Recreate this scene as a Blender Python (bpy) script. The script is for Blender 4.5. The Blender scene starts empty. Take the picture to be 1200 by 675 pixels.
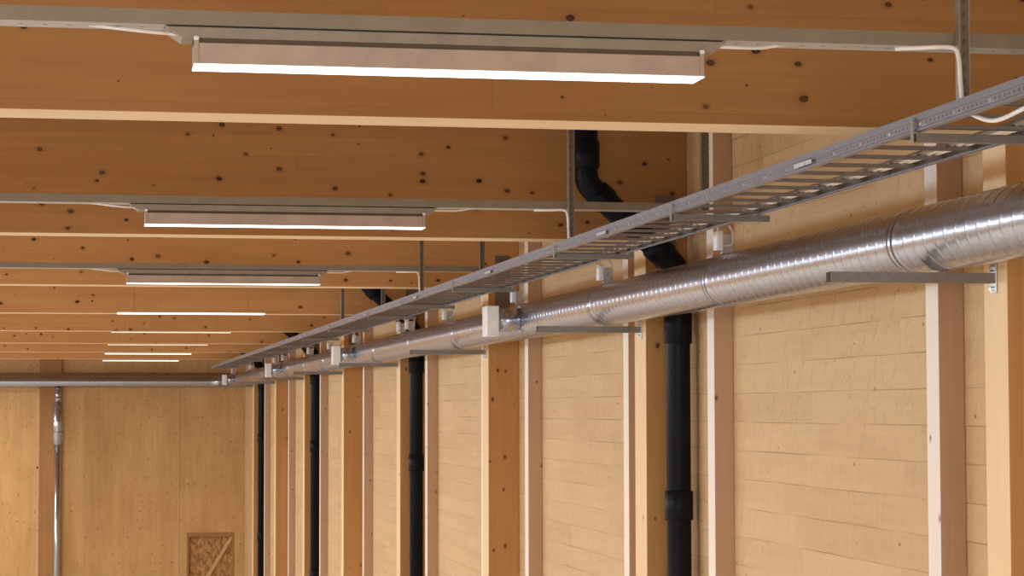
import bpy, math, random
from mathutils import Vector, Matrix
random.seed(7)
scene = bpy.context.scene
COL = scene.collection
E = 5.0            # eye height above the floor; heights below are given from the eye and lifted by E
S = 5.0            # bay length of the hall
PI = math.pi

# ------------------------------------------------------------------ materials
class NT:
    """tiny helper for writing node trees"""
    def __init__(self, name):
        self.m = bpy.data.materials.new(name); self.m.use_nodes = True
        self.t = self.m.node_tree; self.t.nodes.clear()
        self.out = self.t.nodes.new('ShaderNodeOutputMaterial')
        self.b = self.t.nodes.new('ShaderNodeBsdfPrincipled')
        self.t.links.new(self.b.outputs[0], self.out.inputs[0])
    def n(self, typ, **kw):
        x = self.t.nodes.new(typ)
        for k, v in kw.items(): setattr(x, k, v)
        return x
    def link(self, a, b): self.t.links.new(a, b)
    def setin(self, sock, v):
        if hasattr(v, 'is_output') or isinstance(v, bpy.types.NodeSocket): self.link(v, sock)
        else: sock.default_value = v
    def math(self, op, a, b=None, c=None, clamp=False):
        x = self.n('ShaderNodeMath', operation=op); x.use_clamp = clamp
        self.setin(x.inputs[0], a)
        if b is not None: self.setin(x.inputs[1], b)
        if c is not None: self.setin(x.inputs[2], c)
        return x.outputs[0]
    def comb(self, x, y, z=0.0):
        c = self.n('ShaderNodeCombineXYZ')
        for s, v in zip(c.inputs, (x, y, z)): self.setin(s, v)
        return c.outputs[0]
    def mix(self, f, a, b, blend='MIX'):
        x = self.n('ShaderNodeMix', data_type='RGBA', blend_type=blend)
        self.setin(x.inputs[0], f); self.setin(x.inputs[6], a); self.setin(x.inputs[7], b)
        return x.outputs[2]
    def noise(self, vec, scale=1.0, detail=3.0, rough=0.55):
        x = self.n('ShaderNodeTexNoise'); self.link(vec, x.inputs['Vector'])
        x.inputs['Scale'].default_value = scale; x.inputs['Detail'].default_value = detail
        x.inputs['Roughness'].default_value = rough
        return x.outputs[0]
    def ramp(self, v, lo, hi, a=0.0, b=1.0):
        x = self.n('ShaderNodeMapRange', interpolation_type='SMOOTHSTEP')
        self.setin(x.inputs[0], v); self.setin(x.inputs[1], lo); self.setin(x.inputs[2], hi)
        x.inputs[3].default_value = a; x.inputs[4].default_value = b
        return x.outputs[0]

def c4(c): return (c[0], c[1], c[2], 1.0)
def srgb(r, g, b):
    f = lambda v: ((v/255+0.055)/1.055)**2.4 if v > 10 else v/255/12.92
    return (f(r), f(g), f(b), 1.0)

def wood(name, light, dark, grain='x', board=0.09, length=2.6, knots=5.0, kr=0.11, kcol=srgb(46, 18, 10),
         joint=0.35, vary=0.5, rough=0.6, stain=0.25, bump=0.15, end_joint=0.4, ripple=0.0, kthresh=0.45):
    N = NT(name)
    tc = N.n('ShaderNodeTexCoord'); oi = N.n('ShaderNodeObjectInfo')
    sp = N.n('ShaderNodeSeparateXYZ'); N.link(tc.outputs['Object'], sp.inputs[0])
    X, Y, Z = sp.outputs
    off = N.math('MULTIPLY', oi.outputs['Random'], 61.7)
    if grain == 'x': u, v = X, N.math('ADD', Y, Z)
    elif grain == 'y': u, v = Y, N.math('ADD', X, Z)
    else: u, v = Z, N.math('ADD', X, Y)
    u = N.math('ADD', u, off)
    v = N.math('ADD', v, N.math('MULTIPLY', off, 1.37))
    vb = N.math('DIVIDE', v, board)
    iv = N.math('FLOOR', vb); fv = N.math('FRACT', vb)
    wn = N.n('ShaderNodeTexWhiteNoise', noise_dimensions='1D'); N.link(iv, wn.inputs['W'])
    ub = N.math('ADD', N.math('DIVIDE', u, length), N.math('MULTIPLY', wn.outputs['Value'], 7.3))
    iu = N.math('FLOOR', ub); fu = N.math('FRACT', ub)
    w2 = N.n('ShaderNodeTexWhiteNoise', noise_dimensions='2D'); N.link(N.comb(iv, iu), w2.inputs['Vector'])
    rnd = w2.outputs['Value']
    # long grain
    gv = N.comb(N.math('MULTIPLY', u, 1.6), N.math('MULTIPLY', v, 34.0), N.math('MULTIPLY', rnd, 20))
    g1 = N.noise(gv, 1.0, 4.0, 0.6)
    gv2 = N.comb(N.math('MULTIPLY', u, 0.6), N.math('MULTIPLY', v, 9.0), N.math('MULTIPLY', rnd, 11))
    g2 = N.noise(gv2, 1.0, 2.0, 0.5)
    st = N.noise(N.comb(N.math('MULTIPLY', u, 0.9), N.math('MULTIPLY', v, 1.8), 3.0), 1.0, 3.0, 0.6)
    t = N.math('ADD', N.math('MULTIPLY', N.math('SUBTRACT', rnd, 0.5), vary),
               N.math('ADD', N.math('MULTIPLY', N.math('SUBTRACT', g1, 0.5), 0.9),
                      N.math('MULTIPLY', N.math('SUBTRACT', g2, 0.5), 0.8)))
    t = N.math('ADD', t, N.math('MULTIPLY', N.math('SUBTRACT', st, 0.5), stain*4))
    t = N.math('ADD', t, 0.5, clamp=True)
    col = N.mix(t, c4(light), c4(dark))
    # board joints
    ev = N.math('ABSOLUTE', N.math('SUBTRACT', fv, 0.5))
    jv = N.ramp(ev, 0.5-0.0035/board, 0.5-0.0008/board)
    jbreak = N.ramp(N.noise(N.comb(N.math('MULTIPLY', u, 1.1), iv, 5.0), 1.0, 1.0), 0.40, 0.62)
    jv = N.math('MULTIPLY', jv, jbreak)
    eu = N.math('ABSOLUTE', N.math('SUBTRACT', fu, 0.5))
    ju = N.math('MULTIPLY', N.ramp(eu, 0.5-0.004/length, 0.5-0.001/length), end_joint/max(joint, 1e-3))
    jj = N.math('MULTIPLY', N.math('MAXIMUM', jv, ju), joint, clamp=True)
    col = N.mix(jj, col, c4(tuple(x*0.25 for x in dark[:3])))
    # knots
    vo = N.n('ShaderNodeTexVoronoi', voronoi_dimensions='2D'); vo.inputs['Scale'].default_value = 1.0
    warp = N.noise(N.comb(N.math('MULTIPLY', u, 30), N.math('MULTIPLY', v, 30), 0.0), 1.0, 1.0)
    N.link(N.comb(N.math('ADD', N.math('MULTIPLY', u, knots*0.8), N.math('MULTIPLY', warp, 0.05)), N.math('MULTIPLY', v, knots*1.15)), vo.inputs['Vector'])
    cs = N.n('ShaderNodeSeparateColor'); N.link(vo.outputs['Color'], cs.inputs[0])
    rad = N.math('MULTIPLY', N.ramp(cs.outputs[0], kthresh, 1.0), kr)
    dist = vo.outputs['Distance']
    kn = N.ramp(N.math('SUBTRACT', dist, rad), 0.012, -0.018)
    kn = N.math('MULTIPLY', kn, N.ramp(cs.outputs[0], kthresh, kthresh+0.02))
    halo = N.ramp(N.math('SUBTRACT', dist, N.math('MULTIPLY', rad, 2.2)), 0.02, -0.05)
    halo = N.math('MULTIPLY', halo, N.ramp(cs.outputs[0], kthresh+0.1, kthresh+0.3))
    halo = N.math('MULTIPLY', halo, 0.6)
    col = N.mix(N.math('MULTIPLY', halo, 0.35), col, c4(tuple(x*0.55 for x in dark[:3])))
    col = N.mix(N.math('MULTIPLY', kn, N.math('ADD', N.math('MULTIPLY', cs.outputs[1], 0.35), 0.65)), col, kcol)
    N.link(col, N.b.inputs['Base Color'])
    N.b.inputs['Roughness'].default_value = rough
    N.b.inputs['Specular IOR Level'].default_value = 0.3
    h = N.math('SUBTRACT', N.math('MULTIPLY', g1, 0.4), N.math('MULTIPLY', jj, 2.0))
    if ripple:
        rp = N.noise(N.comb(N.math('MULTIPLY', u, 13.0), N.math('MULTIPLY', v, 7.0), N.math('MULTIPLY', rnd, 31)), 1.0, 2.0, 0.5)
        h = N.math('ADD', h, N.math('MULTIPLY', N.ramp(rp, 0.52, 0.66), ripple))
        h = N.math('ADD', h, N.math('MULTIPLY', rnd, ripple*0.8))
    bp = N.n('ShaderNodeBump'); bp.inputs['Strength'].default_value = bump; bp.inputs['Distance'].default_value = 0.01
    N.link(h, bp.inputs['Height']); N.link(bp.outputs[0], N.b.inputs['Normal'])
    return N.m

def metal(name, col, rough=0.35, metallic=1.0, spangle=0.0, spscale=60.0, rvar=0.1):
    N = NT(name)
    tc = N.n('ShaderNodeTexCoord')
    nz = N.noise(tc.outputs['Object'], spscale, 2.0)
    k = N.ramp(nz, 0.3, 0.7, 1.0-spangle, 1.0+spangle)
    mm = N.n('ShaderNodeVectorMath', operation='SCALE'); mm.inputs[0].default_value = col[:3]; N.link(k, mm.inputs['Scale'])
    N.link(mm.outputs[0], N.b.inputs['Base Color'])
    n2 = N.noise(tc.outputs['Object'], 7.0, 3.0)
    N.link(N.math('ADD', rough-rvar*0.5, N.math('MULTIPLY', n2, rvar)), N.b.inputs['Roughness'])
    N.b.inputs['Metallic'].default_value = metallic
    return N.m

def slotted(name, col, rough, metallic, axis, pitch, frac, cross, c0, c1, hole=(0.02, 0.018, 0.016, 1)):
    """sheet metal with a row of punched slots: along `axis`, where c0 < cross coordinate < c1"""
    N = NT(name)
    tc = N.n('ShaderNodeTexCoord'); sp = N.n('ShaderNodeSeparateXYZ'); N.link(tc.outputs['Object'], sp.inputs[0])
    a = sp.outputs['XYZ'.index(axis)]; c = sp.outputs['XYZ'.index(cross)]
    f = N.math('FRACT', N.math('DIVIDE', a, pitch))
    s = N.math('MULTIPLY', N.math('LESS_THAN', f, frac), N.math('MULTIPLY', N.math('GREATER_THAN', c, c0), N.math('LESS_THAN', c, c1)))
    nz = N.noise(tc.outputs['Object'], 25.0, 3.0)
    base = N.mix(N.ramp(nz, 0.3, 0.7), c4(tuple(x*0.88 for x in col[:3])), c4(col))
    N.link(N.mix(s, base, hole), N.b.inputs['Base Color'])
    N.link(N.math('MULTIPLY', N.math('SUBTRACT', 1.0, s), metallic), N.b.inputs['Metallic'])
    N.b.inputs['Roughness'].default_value = rough
    return N.m

def plain(name, col, rough=0.5, metallic=0.0, var=0.08, scale=12.0, spec=0.5):
    N = NT(name)
    tc = N.n('ShaderNodeTexCoord')
    nz = N.noise(tc.outputs['Object'], scale, 3.0)
    N.link(N.mix(N.ramp(nz, 0.3, 0.7), c4(tuple(x*(1-var) for x in col[:3])), c4(tuple(min(1, x*(1+var)) for x in col[:3]))), N.b.inputs['Base Color'])
    N.b.inputs['Roughness'].default_value = rough; N.b.inputs['Metallic'].default_value = metallic
    N.b.inputs['Specular IOR Level'].default_value = spec
    return N.m

def glow(name, col, strength):
    N = NT(name)
    N.b.inputs['Base Color'].default_value = (0.9, 0.9, 0.9, 1)
    N.b.inputs['Emission Color'].default_value = c4(col); N.b.inputs['Emission Strength'].default_value = strength
    return N.m

def osb(name):
    N = NT(name)
    tc = N.n('ShaderNodeTexCoord')
    vo = N.n('ShaderNodeTexVoronoi'); vo.inputs['Scale'].default_value = 26.0
    mp = N.n('ShaderNodeMapping'); mp.inputs['Scale'].default_value = (1.0, 1.0, 0.55); mp.inputs['Rotation'].default_value = (0, 0.6, 0)
    N.link(tc.outputs['Object'], mp.inputs[0]); N.link(mp.outputs[0], vo.inputs['Vector'])
    cs = N.n('ShaderNodeSeparateColor'); N.link(vo.outputs['Color'], cs.inputs[0])
    nz = N.noise(tc.outputs['Object'], 40.0, 3.0)
    t = N.math('ADD', N.math('MULTIPLY', cs.outputs[0], 0.7), N.math('MULTIPLY', nz, 0.3))
    N.link(N.mix(t, srgb(110, 74, 38), srgb(206, 158, 98)), N.b.inputs['Base Color'])
    N.b.inputs['Roughness'].default_value = 0.7
    return N.m

M = {}
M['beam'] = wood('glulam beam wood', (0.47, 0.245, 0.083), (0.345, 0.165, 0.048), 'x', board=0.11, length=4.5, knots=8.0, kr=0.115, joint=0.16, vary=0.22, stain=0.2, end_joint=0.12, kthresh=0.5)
M['beam_far_lit'] = wood('paler glulam beam wood', (0.66, 0.37, 0.145), (0.50, 0.26, 0.09), 'x', board=0.11, length=4.5, knots=7.0, kr=0.115, joint=0.16, vary=0.22, stain=0.2, end_joint=0.12, kthresh=0.5)  # lighter copy of the beam wood, so distant beams look better lit
M['beam_lit_under'] = wood('pale planed beam edge', (0.92, 0.78, 0.56), (0.84, 0.68, 0.45), 'x', board=0.3, length=4.5, knots=4.0, kr=0.06, kcol=srgb(150, 100, 55), joint=0.05, vary=0.2, stain=0.12, end_joint=0.05, kthresh=0.75)  # light on the beam undersides painted in as a paler tone
M['post_lit_face'] = wood('pale planed post edge', (0.90, 0.69, 0.42), (0.82, 0.60, 0.34), 'z', board=0.3, length=4.5, knots=4.0, kr=0.06, kcol=srgb(150, 95, 50), joint=0.05, vary=0.2, stain=0.12, end_joint=0.05, kthresh=0.7)  # room-facing post sides, lamp light painted into the tone
M['stud_lit_face'] = wood('whitish planed stud edge', (0.93, 0.87, 0.79), (0.88, 0.80, 0.70), 'z', board=0.3, length=4.5, knots=4.0, kr=0.05, kcol=srgb(120, 84, 60), joint=0.03, vary=0.15, stain=0.1, end_joint=0.03, kthresh=0.75)  # stud faces turned to the room, their lit brightness put into the colour
M['wall'] = wood('pale board wall', (0.70, 0.505, 0.275), (0.58, 0.395, 0.20), 'y', board=0.145, length=1.3, knots=4.5, kr=0.035, kcol=srgb(125, 78, 40), joint=0.42, vary=0.4, stain=0.18, bump=0.48, end_joint=0.12, ripple=1.0, kthresh=0.55)
M['back'] = wood('back wall panel wood', (0.63, 0.405, 0.18), (0.49, 0.29, 0.112), 'z', board=0.42, length=2.6, knots=7.0, kr=0.075, kcol=srgb(70, 38, 15), joint=0.12, vary=0.25, stain=0.38, end_joint=0.1, kthresh=0.5)
M['post'] = wood('glulam post wood', (0.56, 0.305, 0.112), (0.45, 0.225, 0.072), 'z', board=0.11, length=2.3, knots=5.5, kr=0.075, kcol=srgb(70, 36, 15), joint=0.15, vary=0.3, stain=0.18, end_joint=0.1, kthresh=0.6)
M['stud'] = wood('pale planed stud wood', (0.56, 0.375, 0.24), (0.48, 0.30, 0.18), 'z', board=0.20, length=3.1, knots=6, kr=0.06, kcol=srgb(95, 55, 30), joint=0.05, vary=0.2, stain=0.15, end_joint=0.05, kthresh=0.6)  # stud sides facing the camera, shade put into the colour
M['dark_post'] = wood('dark brown post wood', (0.42, 0.22, 0.085), (0.30, 0.15, 0.055), 'z', board=0.2, length=3.0, knots=3.5, kr=0.05, joint=0.1, vary=0.2, kthresh=0.6)  # darker brown for the back wall post and door frame
M['deck'] = wood('roof deck wood', (0.50, 0.28, 0.11), (0.38, 0.20, 0.07), 'y', board=0.2, length=3.0, joint=0.4)
M['batten'] = wood('batten wood', (0.66, 0.45, 0.23), (0.55, 0.35, 0.16), 'z', board=0.2, joint=0.05)
M['shadow_band'] = wood('shadow band wood', (0.26, 0.14, 0.06), (0.20, 0.10, 0.04), 'x', board=0.2, joint=0.05)  # dark tone painting the shadow above the back wall duct
M['osb'] = osb('oriented strand board')
M['duct'] = metal('galvanised spiral steel', (0.44, 0.49, 0.58), 0.25, 0.95, 0.10, 70.0, 0.12)
M['duct_band'] = metal('smooth galvanised steel', (0.46, 0.51, 0.60), 0.24, 0.95, 0.05, 50.0, 0.08)
M['gasket'] = plain('dark joint gap', (0.05, 0.05, 0.055), 0.5, 0.4)
M['galv'] = metal('galvanised sheet', (0.60, 0.60, 0.61), 0.42, 0.9, 0.08, 40.0)
M['rail'] = slotted('slotted tray rail steel', (0.26, 0.265, 0.29), 0.42, 0.55, 'Y', 0.030, 0.38, 'Z', -0.034, -0.026, (0.10, 0.08, 0.065, 1))
M['rung'] = metal('tray rung steel', (0.22, 0.19, 0.16), 0.45, 0.5, 0.06, 40.0)
M['bar'] = metal('dull strut steel', (0.24, 0.22, 0.195), 0.45, 0.6, 0.06, 40.0)
M['channel'] = plain('grey channel steel', (0.26, 0.225, 0.16), 0.5, 0.25, 0.06)
M['channel_lip'] = slotted('slotted channel lip', (0.53, 0.55, 0.56), 0.45, 0.3, 'X', 0.060, 0.22, 'Y', 0.048, 0.062, (0.22, 0.2, 0.18, 1))
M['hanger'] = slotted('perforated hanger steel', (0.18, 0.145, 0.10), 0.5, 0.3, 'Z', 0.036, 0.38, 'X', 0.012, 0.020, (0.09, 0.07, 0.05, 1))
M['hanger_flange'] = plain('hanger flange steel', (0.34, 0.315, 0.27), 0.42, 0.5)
M['plate'] = plain('grey steel plate', (0.17, 0.135, 0.105), 0.6, 0.3)
M['zinc'] = metal('bright zinc', (0.85, 0.85, 0.85), 0.25, 1.0)
M['white'] = plain('white plastic', (0.90, 0.94, 0.98), 0.35)
M['cable'] = plain('white cable sheath', (0.84, 0.82, 0.79), 0.45)
M['grey_cable'] = plain('grey cable sheath', (0.30, 0.29, 0.28), 0.5)
M['black'] = plain('black plastic pipe', (0.006, 0.007, 0.011), 0.40, 0.0, 0.2, 5.0, 0.13)
M['housing'] = plain('white enamelled housing', (0.47, 0.375, 0.30), 0.4)
M['mount'] = plain('light mount steel', (0.30, 0.26, 0.20), 0.45, 0.2)
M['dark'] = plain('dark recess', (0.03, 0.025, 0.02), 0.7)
M['groove'] = plain('shaded groove', (0.13, 0.095, 0.055), 0.7)
M['glow'] = glow('lit diffuser', (1.0, 0.95, 0.90), 3.2)
M['glow_dim'] = glow('dimmer lit diffuser', (1.0, 0.86, 0.62), 1.1)
M['concrete'] = plain('pale concrete floor', (0.62, 0.58, 0.53), 0.6, 0.0, 0.1, 1.0)
M['plaster'] = plain('pale wall board', (0.55, 0.42, 0.28), 0.7, 0.0, 0.08, 1.0)

# ------------------------------------------------------------------ mesh helpers
class MB:
    def __init__(self): self.v = []; self.f = []; self.s = []; self.mi = []
    def face(self, idx, smooth=False, mi=0): self.f.append(idx); self.s.append(smooth); self.mi.append(mi)
    def box(self, x0, x1, y0, y1, z0, z1, mi=0, special=None):
        b = len(self.v)
        self.v += [(x, y, z) for z in (z0, z1) for y in (y0, y1) for x in (x0, x1)]
        for nm, q in (('bottom', (0, 2, 3, 1)), ('top', (4, 5, 7, 6)), ('front', (0, 1, 5, 4)), ('rear', (2, 6, 7, 3)), ('left', (0, 4, 6, 2)), ('right', (1, 3, 7, 5))):
            self.face([b+i for i in q], False, 1 if nm == special else mi)
        return self
    def obox(self, c, ax, ay, az, hx, hy, hz):
        b = len(self.v); c = Vector(c)
        for k in (-1, 1):
            for j in (-1, 1):
                for i in (-1, 1): self.v.append(tuple(c+ax*hx*i+ay*hy*j+az*hz*k))
        for q in ((0, 2, 3, 1), (4, 5, 7, 6), (0, 1, 5, 4), (2, 6, 7, 3), (0, 4, 6, 2), (1, 3, 7, 5)):
            self.face([b+i for i in q])
        return self
    def prism(self, pts, axis, a0, a1, mi=0):
        """closed 2-D outline (counter-clockwise or not) pushed along an axis"""
        n = len(pts); b = len(self.v)
        for a in (a0, a1):
            for p, q in pts:
                self.v.append({'x': (a, p, q), 'y': (p, a, q), 'z': (p, q, a)}[axis])
        for i in range(n):
            j = (i+1) % n; self.face([b+i, b+j, b+n+j, b+n+i], False, mi)
        self.face([b+i for i in range(n)][::-1], False, mi); self.face([b+n+i for i in range(n)], False, mi)
        return self
    def tube(self, path, r, n=12, cap=True, smooth=True, radii=None):
        P = [Vector(p) for p in path]; b = len(self.v); prev = None
        for i, p in enumerate(P):
            t = (P[min(i+1, len(P)-1)]-P[max(i-1, 0)]).normalized()
            if prev is None:
                a = Vector((0, 0, 1)) if abs(t.z) < 0.9 else Vector((0, 1, 0))
                u = (a-t*a.dot(t)).normalized()
            else:
                u = (prev-t*prev.dot(t)).normalized()
            prev = u; w = t.cross(u)
            k = 1.0
            if 0 < i < len(P)-1:
                d = (P[i]-P[i-1]).normalized().dot((P[i+1]-P[i]).normalized())
            rr = radii[i] if radii else r
            for s in range(n):
                an = 2*PI*s/n; self.v.append(tuple(p+(u*math.cos(an)+w*math.sin(an))*rr))
        for i in range(len(P)-1):
            for s in range(n):
                q = (s+1) % n
                self.face([b+i*n+s, b+i*n+q, b+(i+1)*n+q, b+(i+1)*n+s], smooth)
        if cap:
            self.face([b+s for s in range(n)][::-1]); m = b+(len(P)-1)*n; self.face([m+s for s in range(n)])
        return self
    def build(self, name, mat, parent=None, bevel=0.0):
        me = bpy.data.meshes.new(name); me.from_pydata(self.v, [], self.f)
        mats = mat if isinstance(mat, (list, tuple)) else [mat]
        for m in mats: me.materials.append(m)
        me.polygons.foreach_set('use_smooth', self.s); me.polygons.foreach_set('material_index', self.mi)
        import bmesh
        bm = bmesh.new(); bm.from_mesh(me); bmesh.ops.recalc_face_normals(bm, faces=bm.faces); bm.to_mesh(me); bm.free()
        me.update()
        o = bpy.data.objects.new(name, me); COL.objects.link(o)
        if parent: o.parent = parent
        if bevel:
            md = o.modifiers.new('bevel', 'BEVEL'); md.width = bevel; md.segments = 2; md.limit_method = 'ANGLE'
        return o

def tag(o, label, cat, group=None, kind='thing'):
    o['label'] = label; o['category'] = cat
    if group: o['group'] = group
    if kind: o['kind'] = kind
    return o
def thing(name, label, cat, loc=(0, 0, 0), group=None):
    o = bpy.data.objects.new(name, None); COL.objects.link(o); o.location = loc; o.empty_display_size = 0.1
    return tag(o, label, cat, group)
def struct(o): o['kind'] = 'structure'; return o
def copy_tree(o, parent=None):
    c = o.copy(); COL.objects.link(c)
    if parent: c.parent = parent
    for ch in list(o.children): copy_tree(ch, c)
    return c
def bez(pts, n=8):
    """smooth path through points (Catmull-Rom)"""
    P = [Vector(p) for p in pts]; P = [P[0]*2-P[1]]+P+[P[-1]*2-P[-2]]; out = []
    for i in range(1, len(P)-2):
        for k in range(n):
            t = k/n; a, b, c, d = P[i-1:i+3]
            out.append(0.5*((2*b)+(c-a)*t+(2*a-5*b+4*c-d)*t*t+(3*b-a-3*c+d)*t**3))
    out.append(P[-2]); return out
def arc_path(pts, r, n=6):
    """polyline with rounded corners"""
    P = [Vector(p) for p in pts]; out = [P[0]]
    for i in range(1, len(P)-1):
        a = (P[i-1]-P[i]).normalized(); b = (P[i+1]-P[i]).normalized()
        ang = a.angle(b); d = r/math.tan(ang/2)
        p0 = P[i]+a*d; p1 = P[i]+b*d
        for k in range(n+1):
            t = k/n; out.append((1-t)**2*p0+2*t*(1-t)*P[i]+t*t*p1)
    out.append(P[-1]); return out
ORD = ['first', 'second', 'third', 'fourth', 'fifth', 'sixth', 'seventh', 'eighth', 'ninth', 'tenth', 'eleventh', 'twelfth', 'thirteenth', 'fourteenth', 'fifteenth', 'sixteenth']

# ------------------------------------------------------------------ the room
WX = 3.26; BY = 48.0; CEIL = E+1.85; LX = -12.0; Y0 = -6.0
struct(MB().box(LX-0.2, WX+0.2, Y0, BY+0.2, -0.2, 0).build('floor', M['concrete']))
struct(MB().box(LX-0.2, WX+0.2, Y0, BY+0.2, CEIL, CEIL+0.2).build('ceiling', M['deck']))
struct(MB().box(WX, WX+0.2, Y0, BY, 0, CEIL).build('wall_right', M['wall']))
DX0, DX1, DZ = 2.055, 3.05, E-2.565         # boarded doorway in the back wall
wb = MB()
wb.box(LX, DX0, BY, BY+0.2, 0, CEIL); wb.box(DX1, WX+0.2, BY, BY+0.2, 0, CEIL); wb.box(DX0, DX1, BY, BY+0.2, DZ, CEIL)
wb.box(DX0, DX1, BY+0.16, BY+0.2, 0, DZ)
struct(wb.build('wall_back', M['back']))
struct(MB().box(LX-0.2, LX, Y0, BY, 0, CEIL).build('wall_left', M['plaster']))
struct(MB().box(-6.0, WX, BY-0.09, BY, E+0.70, E+0.775).build('trim_1', M['shadow_band'], None, 0.004))  # added dark strip in place of the shadow band over the duct
struct(MB().box(1.862, 1.885, BY-0.008, BY, 0, E+0.43).build('trim_2', M['batten']))
struct(MB().box(-1.035, -0.985, BY-0.035, BY, 0, E+0.45).build('trim_3', M['batten']))

d = bpy.data.objects.new('door_1', None); COL.objects.link(d); struct(d); d.location = (DX0, BY, 0)
W = DX1-DX0
MB().box(0.0, W, 0.06, 0.075, 0, DZ).build('board_panel', M['osb'], d)
fr = MB(); fr.box(0, 0.045, 0.0, 0.06, 0, DZ); fr.box(W-0.045, W, 0.0, 0.06, 0, DZ); fr.box(0.045, W-0.045, 0.0, 0.06, DZ-0.09, DZ)
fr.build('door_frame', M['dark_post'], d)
a = Vector((0.30, 0.045, DZ-1.15)); b = Vector((W-0.06, 0.045, DZ-0.10)); u = (b-a).normalized()
MB().obox((a+b)/2, u, Vector((0, 1, 0)), u.cross(Vector((0, 1, 0))), (b-a).length/2, 0.014, 0.035).build('brace', M['batten'], d)

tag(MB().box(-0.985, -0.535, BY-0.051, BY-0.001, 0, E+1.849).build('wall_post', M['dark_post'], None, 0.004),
    'dark brown timber post on the back wall behind the thin metal drop duct', 'post')

# ------------------------------------------------------------------ roof beams, posts, studs
BH = 0.919
for k in range(8):
    o = MB().box(-7.0, WX-0.001, 0, 0.215, 0, BH-0.001, 0, 'bottom').build('roof_beam', [M['beam'] if k < 2 else M['beam_far_lit'], M['beam_lit_under']], None, 0.004)
    o.location = (0, 7.134+k*S, E+0.93)
    lab = ['nearest wide glulam roof beam, knotty orange brown, behind the largest strip light',
           'second glulam roof beam from the camera, behind the black bent pipe top',
           'third glulam roof beam from the camera, behind the third strip light',
           'fourth glulam roof beam from the camera, lower edge level with the fourth strip light',
           'fifth glulam roof beam from the camera, a narrow strip above the fifth light',
           'sixth glulam roof beam from the camera, a thin strip above the sixth light',
           'seventh glulam roof beam from the camera, thin strip above the seventh light',
           'farthest glulam roof beam, thin strip just before the back wall'][k]
    tag(o, lab, 'beam', 'glulam roof beams across the hall')
for k in range(8):
    o = MB().box(3.02, WX-0.001, 0, 0.20 if k == 0 else 0.26, 0, E+0.929, 0, 'left').build('timber_post', [M['post'], M['post_lit_face']], None, 0.004)
    o.location = (0, 7.134+k*S, 0)
    lab = ['nearest timber post at the right edge, carrying the largest wall bracket',
           'timber post right behind the nearest black drainpipe',
           'wide orange timber post below the first white side outlet, no pipe on it',
           'timber post behind the second black drainpipe from the camera',
           'orange timber post between the second and third black drainpipes',
           'timber post behind the third black drainpipe from the camera',
           'pinkish timber post between the third and the farthest black drainpipes',
           'farthest timber post, behind the last black drainpipe near the back wall'][k]
    tag(o, lab, 'post', 'timber posts along the right wall')
stud_y = []
for k in range(7):
    stud_y += [8.111+k*S, 11.234+k*S]
for i, y in enumerate(stud_y):
    o = MB().box(3.156, WX-0.001, 0, 0.13, 0, CEIL-0.001, 0, 'left').build('wall_stud', [M['stud'], M['stud_lit_face']], None, 0.003)
    o.location = (0, y, 0)
    if i == 0: lab = 'pale wall stud nearest the camera, left of the nearest timber post'
    elif i == 1: lab = 'pale wall stud just right of the nearest black drainpipe'
    else: lab = 'thin pale wall stud, %s from the camera along the right wall' % ORD[i]
    tag(o, lab, 'stud', 'slim pale studs on the right wall')
for k in range(1, 8):
    o = MB().box(3.075, 3.19, -0.008, -0.001, E+0.775, E+1.178).build('steel_plate', M['plate'])
    for zz in (0.83, 0.90, 1.06, 1.13): pass
    o.location = (0, 7.134+k*S, 0)
    lab = ['grey steel joint plate behind the bend of the nearest black drainpipe',
           'grey steel joint plate above the first white side outlet'] + ['grey steel plate joining the %s roof beam from the camera to its post' % ORD[q] for q in range(3, 8)]
    tag(o, lab[k-1].replace('  ', ' '), 'steel plate', 'steel plates joining beams to posts')
    if k == 2: o['label'] = 'grey steel joint plate above the first white side outlet'
    if k == 1: o['label'] = 'grey steel joint plate behind the bend of the nearest black drainpipe'

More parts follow.
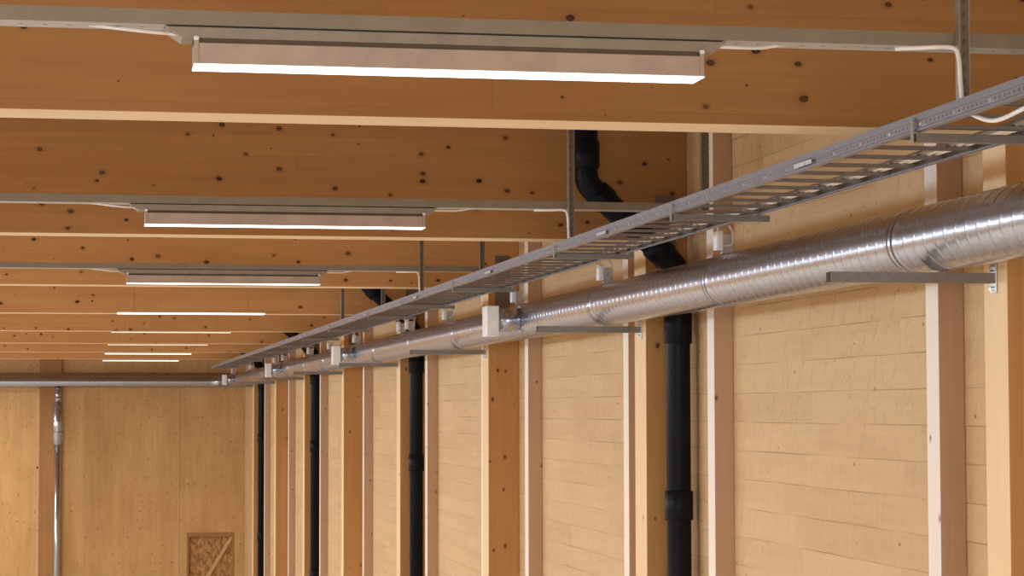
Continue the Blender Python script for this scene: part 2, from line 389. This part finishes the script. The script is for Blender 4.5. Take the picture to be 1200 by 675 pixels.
# ------------------------------------------------------------------ strip lights and their channels
YF = 5.705
for k in range(3):
    x1 = [2.93, 2.93, 2.70][k]
    t = thing('ceiling_channel', ['long grey steel channel carrying the nearest, largest strip light',
                                 'long grey steel channel carrying the second strip light',
                                 'long grey steel channel carrying the third strip light'][k], 'channel', (0, YF+k*S, E+0.967), 'steel channels carrying the strip lights')
    c = MB(); c.box(-5.0, x1, 0, 0.004, 0, 0.037); c.box(-5.0, x1, 0.101, 0.105, 0, 0.037); c.box(-5.0, x1, 0.004, 0.101, 0.033, 0.037)
    c.build('channel_body', M['channel'], t)
    MB().box(-5.0, x1, 0.004, 0.101, 0, 0.003).build('slotted_lip', M['channel_lip'], t)
FX0, FX1 = 0.256, 1.582
def strip_light(k):
    lab = ['largest strip light, nearest the camera, lit white underneath',
           'second strip light from the camera, lit, under a grey channel',
           'third strip light from the camera, smallest one showing a pale housing',
           'fourth strip light from the camera, longest bare glowing line',
           'fifth strip light from the camera, bare glowing line', 'sixth strip light from the camera, bare glowing line',
           'seventh strip light from the camera, short bare glowing line', 'farthest strip light, shortest glowing line near the back wall'][k]
    t = thing('strip_light', lab, 'light fixture', (FX0, YF+k*S, E+0.867), 'row of strip lights under the roof beams')
    L = FX1-FX0
    if k < 3:
        # mount bar with tapered ends, under the channel
        m = MB(); m.prism([(-0.07, 0.095), (-0.03, 0.068), (L+0.03, 0.068), (L+0.06, 0.095)], 'y', 0.002, 0.112); m.build('mount_bar', M['mount'], t)
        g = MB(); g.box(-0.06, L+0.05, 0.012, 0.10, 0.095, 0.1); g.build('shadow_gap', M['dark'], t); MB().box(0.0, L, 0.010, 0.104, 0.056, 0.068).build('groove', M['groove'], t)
        MB().box(0.012, L-0.012, 0, 0.115, 0.0022, 0.056).build('housing', M['housing'], t, 0.002)
        MB().box(0.0, L, 0, 0.115, 0.0, 0.002).build('diffuser', M['glow'], t)
        for x in (0.0, L-0.012):
            MB().box(x, x+0.012, -0.001, 0.116, 0.0021, 0.066).build('end_cap', M['housing'], t, 0.002)
            MB().box(x-0.004+0.003, x+0.012, -0.006, 0.004, 0.062, 0.072).build('clip', M['white'], t, 0.002)
        # cables to the channel
        MB().tube(bez([(0.0, 0.05, 0.072), (-0.03, 0.04, 0.080), (-0.11, 0.03, 0.084), (-0.19, 0.05, 0.094), (-0.26, 0.06, 0.103)]), 0.0045, 8).build('cable', M['cable'], t)
        MB().tube(bez([(L+0.0, 0.05, 0.076), (L+0.03, 0.03, 0.085), (L+0.10, 0.03, 0.086), (L+0.16, 0.04, 0.088), (L+0.21, 0.06, 0.098), (L+0.24, 0.06, 0.105)]), 0.0045, 8).build('cable', M['cable'], t)
    else:
        MB().box(0.0, L, 0, 0.115, 0.0, 0.008 if k != 4 and k != 5 else 0.003).build('diffuser', M['glow'] if k != 4 and k != 5 else M['glow_dim'], t)
        MB().box(0.002, L-0.002, 0.002, 0.113, 0.0101, 0.018).build('housing', M['housing'], t)
        for x in (0.15, L-0.15):
            MB().tube([(x, 0.0575, 0.018), (x, 0.0575, 1.8495-0.867)], 0.0015, 6).build('suspension_wire', M['bar'], t)
for k in range(8): strip_light(k)

# ------------------------------------------------------------------ perforated hangers and cable drops
def hanger(x0, w, y, zb, lab):
    t = thing('perforated_hanger', lab, 'hanger', (x0, y, E+zb), 'perforated steel hangers from the roof')
    h = 1.849-zb
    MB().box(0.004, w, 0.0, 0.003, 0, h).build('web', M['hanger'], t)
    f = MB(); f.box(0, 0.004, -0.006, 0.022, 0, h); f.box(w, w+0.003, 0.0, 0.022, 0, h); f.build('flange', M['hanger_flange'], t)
for k in range(4):
    hanger(2.274, 0.030, YF-0.030+k*S, 0.79, ['perforated steel hanger nearest the camera, down to the cable tray beside a white cable',
           'perforated steel hanger left of the nearest black drainpipe top', 'perforated steel hanger beside the farthest white cable drop',
           'perforated steel hanger, faint, farthest in the row over the left tray rail'][k])
hanger(2.938, 0.040, YF-0.03+S, 0.96, 'perforated steel hanger right of the nearest black drainpipe top, ending the second channel')
hanger(2.702, 0.036, YF-0.03+2*S, 0.96, 'perforated steel hanger at the wall end of the third channel')
hanger(2.645, 0.034, YF-0.03+3*S, 0.96, 'perforated steel hanger in front of the second black drainpipe top')

TX0, TX1, TZ0, TZ1 = 2.252, 2.612, E+0.766, E+0.815
for k in range(3):
    p = [(2.12, YF+0.03+k*S, E+0.962), (2.18, YF-0.012+k*S, E+0.960), (2.25, YF-0.04+k*S, E+0.958), (2.268, YF-0.045+k*S, E+0.935),
         (2.272, YF-0.048+k*S, E+0.86), (2.278, YF-0.055+k*S, E+0.80), (2.292, YF-0.11+k*S, E+0.765), (2.31, YF-0.2+k*S, E+0.745), (2.34, YF-0.33+k*S, E+0.765), (2.40, YF-0.50+k*S, E+0.805), (2.47, YF-0.8+k*S, E+0.803)]
    if k: p = p[:5]+[(2.276, YF-0.055+k*S, E+0.815), (2.284, YF-0.08+k*S, E+0.797), (2.31, YF-0.2+k*S, E+0.7945), (2.36, YF-0.5+k*S, E+0.7945)]
    o = MB().tube(bez(p, 6), 0.0062, 10).build('white_cable', M['cable'])
    tag(o, ['white cable dropping from the nearest channel into the tray at the upper right', 'white cable dropping from the second channel beside a perforated hanger',
            'white cable dropping from the third channel, farthest of the cable drops'][k], 'cable', 'white cables dropping into the tray')

# ------------------------------------------------------------------ cable tray
TY0, TY1 = 3.7, 42.6
tray = thing('cable_tray', 'long galvanised ladder cable tray running above the round duct', 'cable tray', (0, TY0, TZ1))
H = TZ1-TZ0; LEN = TY1-TY0
def rail_outline(x, s):   # C section, s=+1 opens to +x
    return [(x, -H), (x+s*0.020, -H), (x+s*0.020, -H+0.003), (x+s*0.0045, -H+0.003), (x+s*0.0045, -0.022), (x+s*0.0035, -0.018), (x+s*0.0035, -0.003),
            (x+s*0.020, -0.003), (x+s*0.020, 0), (x+s*0.001, 0), (x, -0.0005), (x, -0.0195), (x+s*0.003, -0.0215), (x+s*0.003, -H+0.009), (x-s*0.001, -H+0.006), (x-s*0.001, -H)]
MB().prism(rail_outline(TX0, 1), 'y', 0, LEN).build('side_rail', M['rail'], tray)
MB().prism(rail_outline(TX1, -1), 'y', 0, LEN).build('side_rail', M['rail'], tray)
def rung(mb, y):
    z0, z1 = -H+0.004, -H+0.014
    x0, x1 = TX0+0.004, TX1-0.004
    mb.box(x0, x1, y-0.016, y-0.0145, z0, z1); mb.box(x0, x1, y+0.0145, y+0.016, z0, z1); mb.box(x0, x1, y-0.0145, y+0.0145, z1-0.0015, z1)
    mb.box(x0, x1, y-0.0145, y-0.009, z0, z0+0.0015); mb.box(x0, x1, y+0.009, y+0.0145, z0, z0+0.0015)
    for x in (TX0-0.0025, TX1-0.0025):
        mb.box(x, x+0.005, y-0.009, y+0.009, -H+0.012, -H+0.021, 0, 'left')
        mb.mi[-6:] = [1]*6
ry = [6.88-TY0+0.245*k for k in range(-12, 146)]
ry = [y for y in ry if 0.05 < y < LEN-0.05]
proto = None
for y in ry[:100]:
    if proto is None:
        m = MB(); rung(m, 0); proto = m.build('rung', [M['rung'], M['zinc']], tray); proto.location = (0, y, 0)
    else:
        c = proto.copy(); COL.objects.link(c); c.parent = tray; c.location = (0, y, 0)
m = MB()
for y in ry[100:]: rung(m, y)
o = m.build('rung', [M['rung'], M['zinc']], tray); o['kind'] = 'stuff'
for yy in (5.93, 8.58, 10.85, 14.0, 16.4, 18.4, 21.5, 24.2, 26.9, 29.6, 32.3, 35.0, 37.7, 40.4):
    y = yy-TY0
    m = MB(); zt = -H-0.004-0.0005
    m.box(TX0-0.002, TX1+0.03, y, y+0.002, zt-0.024, zt); m.box(TX0-0.002, TX1+0.03, y+0.026, y+0.028, zt-0.024, zt); m.box(TX0-0.002, TX1+0.03, y+0.002, y+0.026, zt-0.024, zt-0.022)
    b = m.build('cross_bar', M['bar'], tray)
    m = MB(); m.box(TX0-0.0105, TX0-0.0068, y+0.005, y+0.023, zt-0.024, -0.012); m.box(TX0-0.0105, TX0+0.012, y+0.005, y+0.023, zt-0.027, zt-0.0245); m.build('clamp', M['hanger_flange'], b)
for yy in (6.93, 9.83, 12.75, 15.7, 18.6, 21.5, 24.4):
    y = yy-TY0; m = MB(); m.box(TX0-0.0085, TX0-0.0066, y-0.09, y+0.09, -H+0.009, -0.026)
    for dy in (-0.07, -0.03, 0.03, 0.07): m.box(TX0-0.012, TX0-0.0085, y+dy-0.006, y+dy+0.006, -H+0.010, -H+0.020)
    m.build('splice_plate', M['galv'], tray)
# cables lying on the rungs near the wall side
ctz = TZ0+0.014
for i, (x, r, mt, lab) in enumerate(((2.575, 0.008, 'cable', 'white cable lying along the wall side of the tray, outermost of its bundle'),
                                    (2.553, 0.009, 'cable', 'white cable lying in the middle of the bundle along the tray'),
                                    (2.528, 0.008, 'grey_cable', 'dark grey cable lying along the inner side of the white bundle on the tray'))):
    pts = []; y = TY0-0.2
    while y < TY1:
        pts.append((x+0.005*math.sin(y*1.3+i*2), y, ctz+r+0.001)); y += 0.6
    tag(MB().tube(pts, r, 8).build('tray_cable', M[mt]), lab, 'cable', 'cables lying in the tray')

# ------------------------------------------------------------------ round spiral duct
DXC, DZC, DR = 2.823, 0.576, 0.115
duct = thing('spiral_duct', 'long round galvanised spiral duct along the right wall, turning left at the back', 'duct', (DXC, 0, E+DZC))
def spiral(y0, y1, r, n, pitch=0.1, rib=0.0015):
    m = MB(); prof = [(0, 0), (0.36, 0), (0.40, 0), (0.46, 0.9), (0.5, 1), (0.54, 0.9), (0.60, 0), (0.64, 0)]
    rows = []; j0 = int(math.floor(y0/pitch))-2; j1 = int(math.ceil(y1/pitch))+1
    for j in range(j0, j1):
        for f, a in prof: rows.append(((j+f)*pitch, a))
    first = None
    for (y, a) in rows:
        for s in range(n+1):
            an = 2*PI*s/n; yy = y+pitch*s/n; cl = min(max(yy, y0), y1)
            rr = r+(rib*a if y0 < yy < y1 else 0)
            m.v.append((math.cos(an)*rr, cl, math.sin(an)*rr))
    for i in range(len(rows)-1):
        for s in range(n):
            q = [i*(n+1)+s, i*(n+1)+s+1, (i+1)*(n+1)+s+1, (i+1)*(n+1)+s]
            if abs(m.v[q[0]][1]-m.v[q[3]][1])+abs(m.v[q[1]][1]-m.v[q[2]][1]) > 1e-6: m.face(q, True)
    return m
ys = [3.9, 5.0]+[5.0+2.4*i for i in range(1, 18)]
ys[-1] = 45.8; ys.append(47.25)
YD = 47.55
for i in range(len(ys)-1):
    n = 40 if ys[i] < 20 else 24
    spiral(ys[i]+0.004, ys[i+1]-0.004, DR, n, 0.092).build('duct_section', M['duct'], duct)
    if i:
        m = MB(); y = ys[i]
        m.tube([(0, y-0.045, 0), (0, y-0.0445, 0), (0, y-0.006, 0), (0, y-0.004, 0)], DR, 40, False, True, [DR, DR+0.0014, DR+0.0014, DR-0.001])
        m.tube([(0, y+0.004, 0), (0, y+0.006, 0), (0, y+0.0445, 0), (0, y+0.045, 0)], DR, 40, False, True, [DR-0.001, DR+0.0014, DR+0.0014, DR])
        cp = m.build('coupling', M['duct_band'], duct)
        MB().tube([(0, y-0.0058, 0), (0, y+0.0058, 0)], DR+0.0006, 40).build('gasket', M['gasket'], cp)
# elbow and the run along the back wall
el = []
for k in range(13):
    t = k/12*PI/2; el.append((-0.3+0.3*math.cos(t), 47.25+0.3*math.sin(t), 0))
MB().tube(el, DR+0.002, 32, False).build('elbow', M['duct_band'], duct)
m = spiral(0, 8.5, DR, 24, 0.1)
m.v = [(-0.3-v[1], YD+v[0], v[2]) for v in m.v]
m.build('duct_section', M['duct'], duct)
# white square side outlets on short stubs
for i, (Yc, xo) in enumerate(((14.28, 0), (23.5, 0), (32.5, 0), (43.1, 0))):
    st = MB().tube([(-DR+0.03-0.005, Yc, 0.0), (-DR-0.14, Yc, -0.015)], 0.072, 28).build('outlet_stub', M['duct_band'], duct)
    MB().tube([(-DR+0.028, Yc, 0.0), (-DR+0.012, Yc, 0.0)], 0.088, 28).build('saddle_rim', M['duct_band'], st)
    MB().box(-DR-0.215, -DR-0.135, Yc-0.085, Yc+0.085, -0.112, 0.082).build('outlet_box', M['white'], st, 0.006)

# ------------------------------------------------------------------ wall brackets under the duct
for k in range(8):
    lab = ['largest steel wall bracket at the right edge, under the nearest stretch of duct', 'second steel wall bracket from the camera under the duct, left of the nearest drainpipe',
           'third steel wall bracket from the camera, on the wide orange post'] + ['%s steel wall bracket from the camera under the duct' % ORD[q] for q in range(3, 8)]
    t = thing('wall_bracket', lab[k], 'bracket', (3.019, 7.22+k*S, E+0.4575), 'steel wall brackets carrying the duct')
    x0 = -0.588
    m = MB(); m.box(x0, -0.006, 0, 0.003, -0.036, -0.001); m.box(x0, -0.006, 0.033, 0.036, -0.036, -0.001); m.box(x0, -0.006, 0.003, 0.033, -0.036, -0.033)
    m.box(x0, -0.006, 0.003, 0.011, -0.004, -0.001); m.box(x0, -0.006, 0.025, 0.033, -0.004, -0.001); m.box(x0+0.001, -0.006, -0.0015, 0.0, -0.031, -0.026)
    m.build('arm', M['bar'], t)
    MB().box(x0-0.002, x0, 0.001, 0.035, -0.035, -0.003).build('end_cap', M['dark'], t)
    MB().box(-0.006, 0, -0.008, 0.044, -0.070, 0.030).build('wall_plate', M['galv'], t, 0.002)
    m = MB(); m.tube([(-0.006, 0.018, -0.055), (-0.016, 0.018, -0.055)], 0.009, 6, True, False); m.tube([(-0.006, 0.018, 0.014), (-0.016, 0.018, 0.014)], 0.009, 6, True, False); m.build('bolt', M['zinc'], t)

# ------------------------------------------------------------------ junction boxes on the duct crown, wired to the tray
jb = [9.77, 12.15, 14.75, 17.7, 19.85, 20.4, 23.9, 26.5, 29.0, 32.9, 34.4, 39.6, 44.6]
jroot = None
for i, y in enumerate(jb):
    lab = 'small white junction box on the duct, %s from the camera' % ORD[i]
    if i == 0: lab = 'white junction box nearest the camera, standing on the duct below the tray'
    if i == 4: lab = 'nearer box of the close pair of white junction boxes on the duct'
    if i == 5: lab = 'farther box of the close pair of white junction boxes on the duct'
    if i == 12: lab = 'farthest white junction box, by the elbow of the duct'
    if jroot is None:
        jroot = thing('junction_box', lab, 'junction box', (2.813, y, E+DZC+DR+0.0035), 'white junction boxes along the duct')
        m = MB(); m.box(-0.03, 0.035, -0.025, 0.025, 0, 0.003); m.box(-0.028, 0.028, 0.012, 0.015, 0.003, 0.085); m.build('bracket', M['galv'], jroot)
        m = MB(); m.box(-0.062, -0.030, -0.030, 0.024, 0.012, 0.098); m.build('box', M['white'], jroot, 0.003)
        MB().box(-0.056, -0.036, -0.034, -0.0302, 0.02, 0.09).build('box_cover', M['white'], jroot, 0.0015)
        MB().tube(bez([(-0.046, 0, 0.095), (-0.05, 0, 0.118), (-0.085, 0.01, 0.134), (-0.15, 0.02, 0.136), (-0.26, 0.03, 0.124)], 6), 0.0055, 8).build('cable', M['cable'], jroot)
        MB().tube(bez([(0.004, 0.0, 0.125), (0.018, -0.004, 0.10), (0.022, -0.006, 0.062), (0.012, -0.008, 0.040), (-0.006, -0.006, 0.034), (-0.031, 0, 0.034)], 6), 0.0048, 8).build('conduit_loop', M['cable'], jroot)
    else:
        c = copy_tree(jroot); c.location = (2.813, y, E+DZC+DR+0.0035); c['label'] = lab

# ------------------------------------------------------------------ black drainpipes
def pipe_path(): return arc_path([(2.642, 0, E+1.849), (2.642, 0, E+1.222), (3.152, 0, E+0.769), (3.152, 0, 0.0)], 0.13, 8)
proot = None
for k in range(4):
    lab = ['black drainpipe nearest the camera, with a bent upper end beside the hanger', 'second black drainpipe from the camera along the right wall',
           'third black drainpipe from the camera along the right wall', 'farthest black drainpipe, in the corner by the back wall'][k]
    loc = (0, 11.94+k*2*S, 0)
    if proot is None:
        proot = thing('drainpipe', lab, 'pipe', loc, 'black drainpipes down the right wall')
        MB().tube(pipe_path(), 0.0665, 28).build('pipe', M['black'], proot)
        def sock(a, b, r):
            a, b = Vector(a), Vector(b); u = (b-a).normalized()
            MB().tube([a, a+u*0.006, b-u*0.006, b], r, 28, True, True, [r-0.006, r, r, r-0.006]).build('socket', M['black'], proot)
        sock((3.152, 0, E+0.352), (3.152, 0, E+0.60), 0.077)
        sock((3.152, 0, E-0.604), (3.152, 0, E-0.443), 0.077)
        sock((2.642, 0, E+1.30), (2.642, 0, E+1.45), 0.076)
        dd = Vector((0.51, 0, -0.453)).normalized(); q = Vector((2.642, 0, E+1.222))
        sock(q+dd*0.07, q+dd*0.16, 0.076); q2 = Vector((3.152, 0, E+0.769)); sock(q2-dd*0.19, q2-dd*0.08, 0.077)
        sock((3.152, 0, E-2.4), (3.152, 0, E-2.25), 0.077)
    else:
        c = copy_tree(proot); c.location = loc; c['label'] = lab

# ------------------------------------------------------------------ thin drop duct on the back wall
t = thing('drop_duct', 'thin shiny metal drop duct with a thicker silencer on the back wall', 'duct', (-0.605, YD, 0))
MB().tube([(0, 0, 0.0), (0, 0, E-0.70)], 0.066, 24).build('tube', M['duct_band'], t)
MB().tube([(0, 0, E+0.14), (0, 0, E+0.4585)], 0.058, 24).build('tube', M['duct_band'], t)
s_ = MB().tube([(0, 0, E-0.72), (0, 0, E-0.70), (0, 0, E+0.12), (0, 0, E+0.14)], 0.105, 28, True, True, [0.066, 0.106, 0.106, 0.062]).build('silencer', M['duct_band'], t)
m = MB()
for z in (-0.22, -0.45, 0.06): m.tube([(0, 0, E+z-0.008), (0, 0, E+z+0.008)], 0.1085, 28)
m.build('band', M['bar'], s_)
m = MB(); m.tube([(0, 0, E+0.24), (0, 0, E+0.275)], 0.068, 24); m.tube([(0, 0, E+0.42), (0, 0, E+0.455)], 0.068, 24); m.build('clamp', M['bar'], t)

# ------------------------------------------------------------------ camera
f, yaw, pitch, roll = 2654.2, 0.185, 0.0534, -0.0021
fwd = Vector((math.sin(yaw)*math.cos(pitch), math.cos(yaw)*math.cos(pitch), math.sin(pitch)))
rt = Vector((math.cos(yaw), -math.sin(yaw), 0)); up = rt.cross(fwd)
r2 = rt*math.cos(roll)+up*math.sin(roll); u2 = -rt*math.sin(roll)+up*math.cos(roll)
cam = bpy.data.cameras.new('camera'); cam.sensor_width = 36.0; cam.lens = f/1200*36; cam.clip_end = 200
co = bpy.data.objects.new('camera', cam); COL.objects.link(co)
mat = Matrix((r2, u2, -fwd)).transposed().to_4x4(); mat.translation = (0, 0, E); co.matrix_world = mat
scene.camera = co

# ------------------------------------------------------------------ light
def area(name, loc, rot, sx, sy, power, col):
    l = bpy.data.lights.new(name, 'AREA'); l.shape = 'RECTANGLE'; l.size = sx; l.size_y = sy; l.energy = power; l.color = col
    o = bpy.data.objects.new(name, l); COL.objects.link(o); o.location = loc; o.rotation_euler = rot; return o
for k in range(-1, 9):                                   # added unseen lamps, as further rows of strip lights left of the view
    area('added_strip_lamp', (-4.0, YF+k*S, E+0.86), (0, 0, 0), 1.4, 0.12, 130, (1.0, 0.92, 0.83))
    area('added_strip_lamp', (-8.5, YF+k*S, E+0.86), (0, 0, 0), 1.4, 0.12, 130, (1.0, 0.92, 0.83))
for k in range(4):                                       # unseen lamps added for assumed daylight from the left; wall has no windows
    area('assumed_daylight_lamp', (LX+0.1, 8+k*11, E+0.35), (0, -PI/2, 0), 0.8, 6.0, 420, (0.70, 0.84, 1.0))
area('front_fill_light', (-2, Y0+0.5, E-1.0), (PI/2, 0, 0), 9, 5.0, 500, (0.95, 0.97, 1.0))  # added soft fill from behind the camera for faces turned toward it
w = bpy.data.worlds.new('world'); scene.world = w; w.use_nodes = True
w.node_tree.nodes['Background'].inputs[0].default_value = (1.0, 0.93, 0.85, 1); w.node_tree.nodes['Background'].inputs[1].default_value = 0.25
scene.view_settings.view_transform = 'Standard'; scene.view_settings.look = 'None'
scene.view_settings.exposure = 0.0; scene.view_settings.gamma = 1.0
scene.cycles.use_denoising = True
scene.cycles.max_bounces = 8; scene.cycles.diffuse_bounces = 5
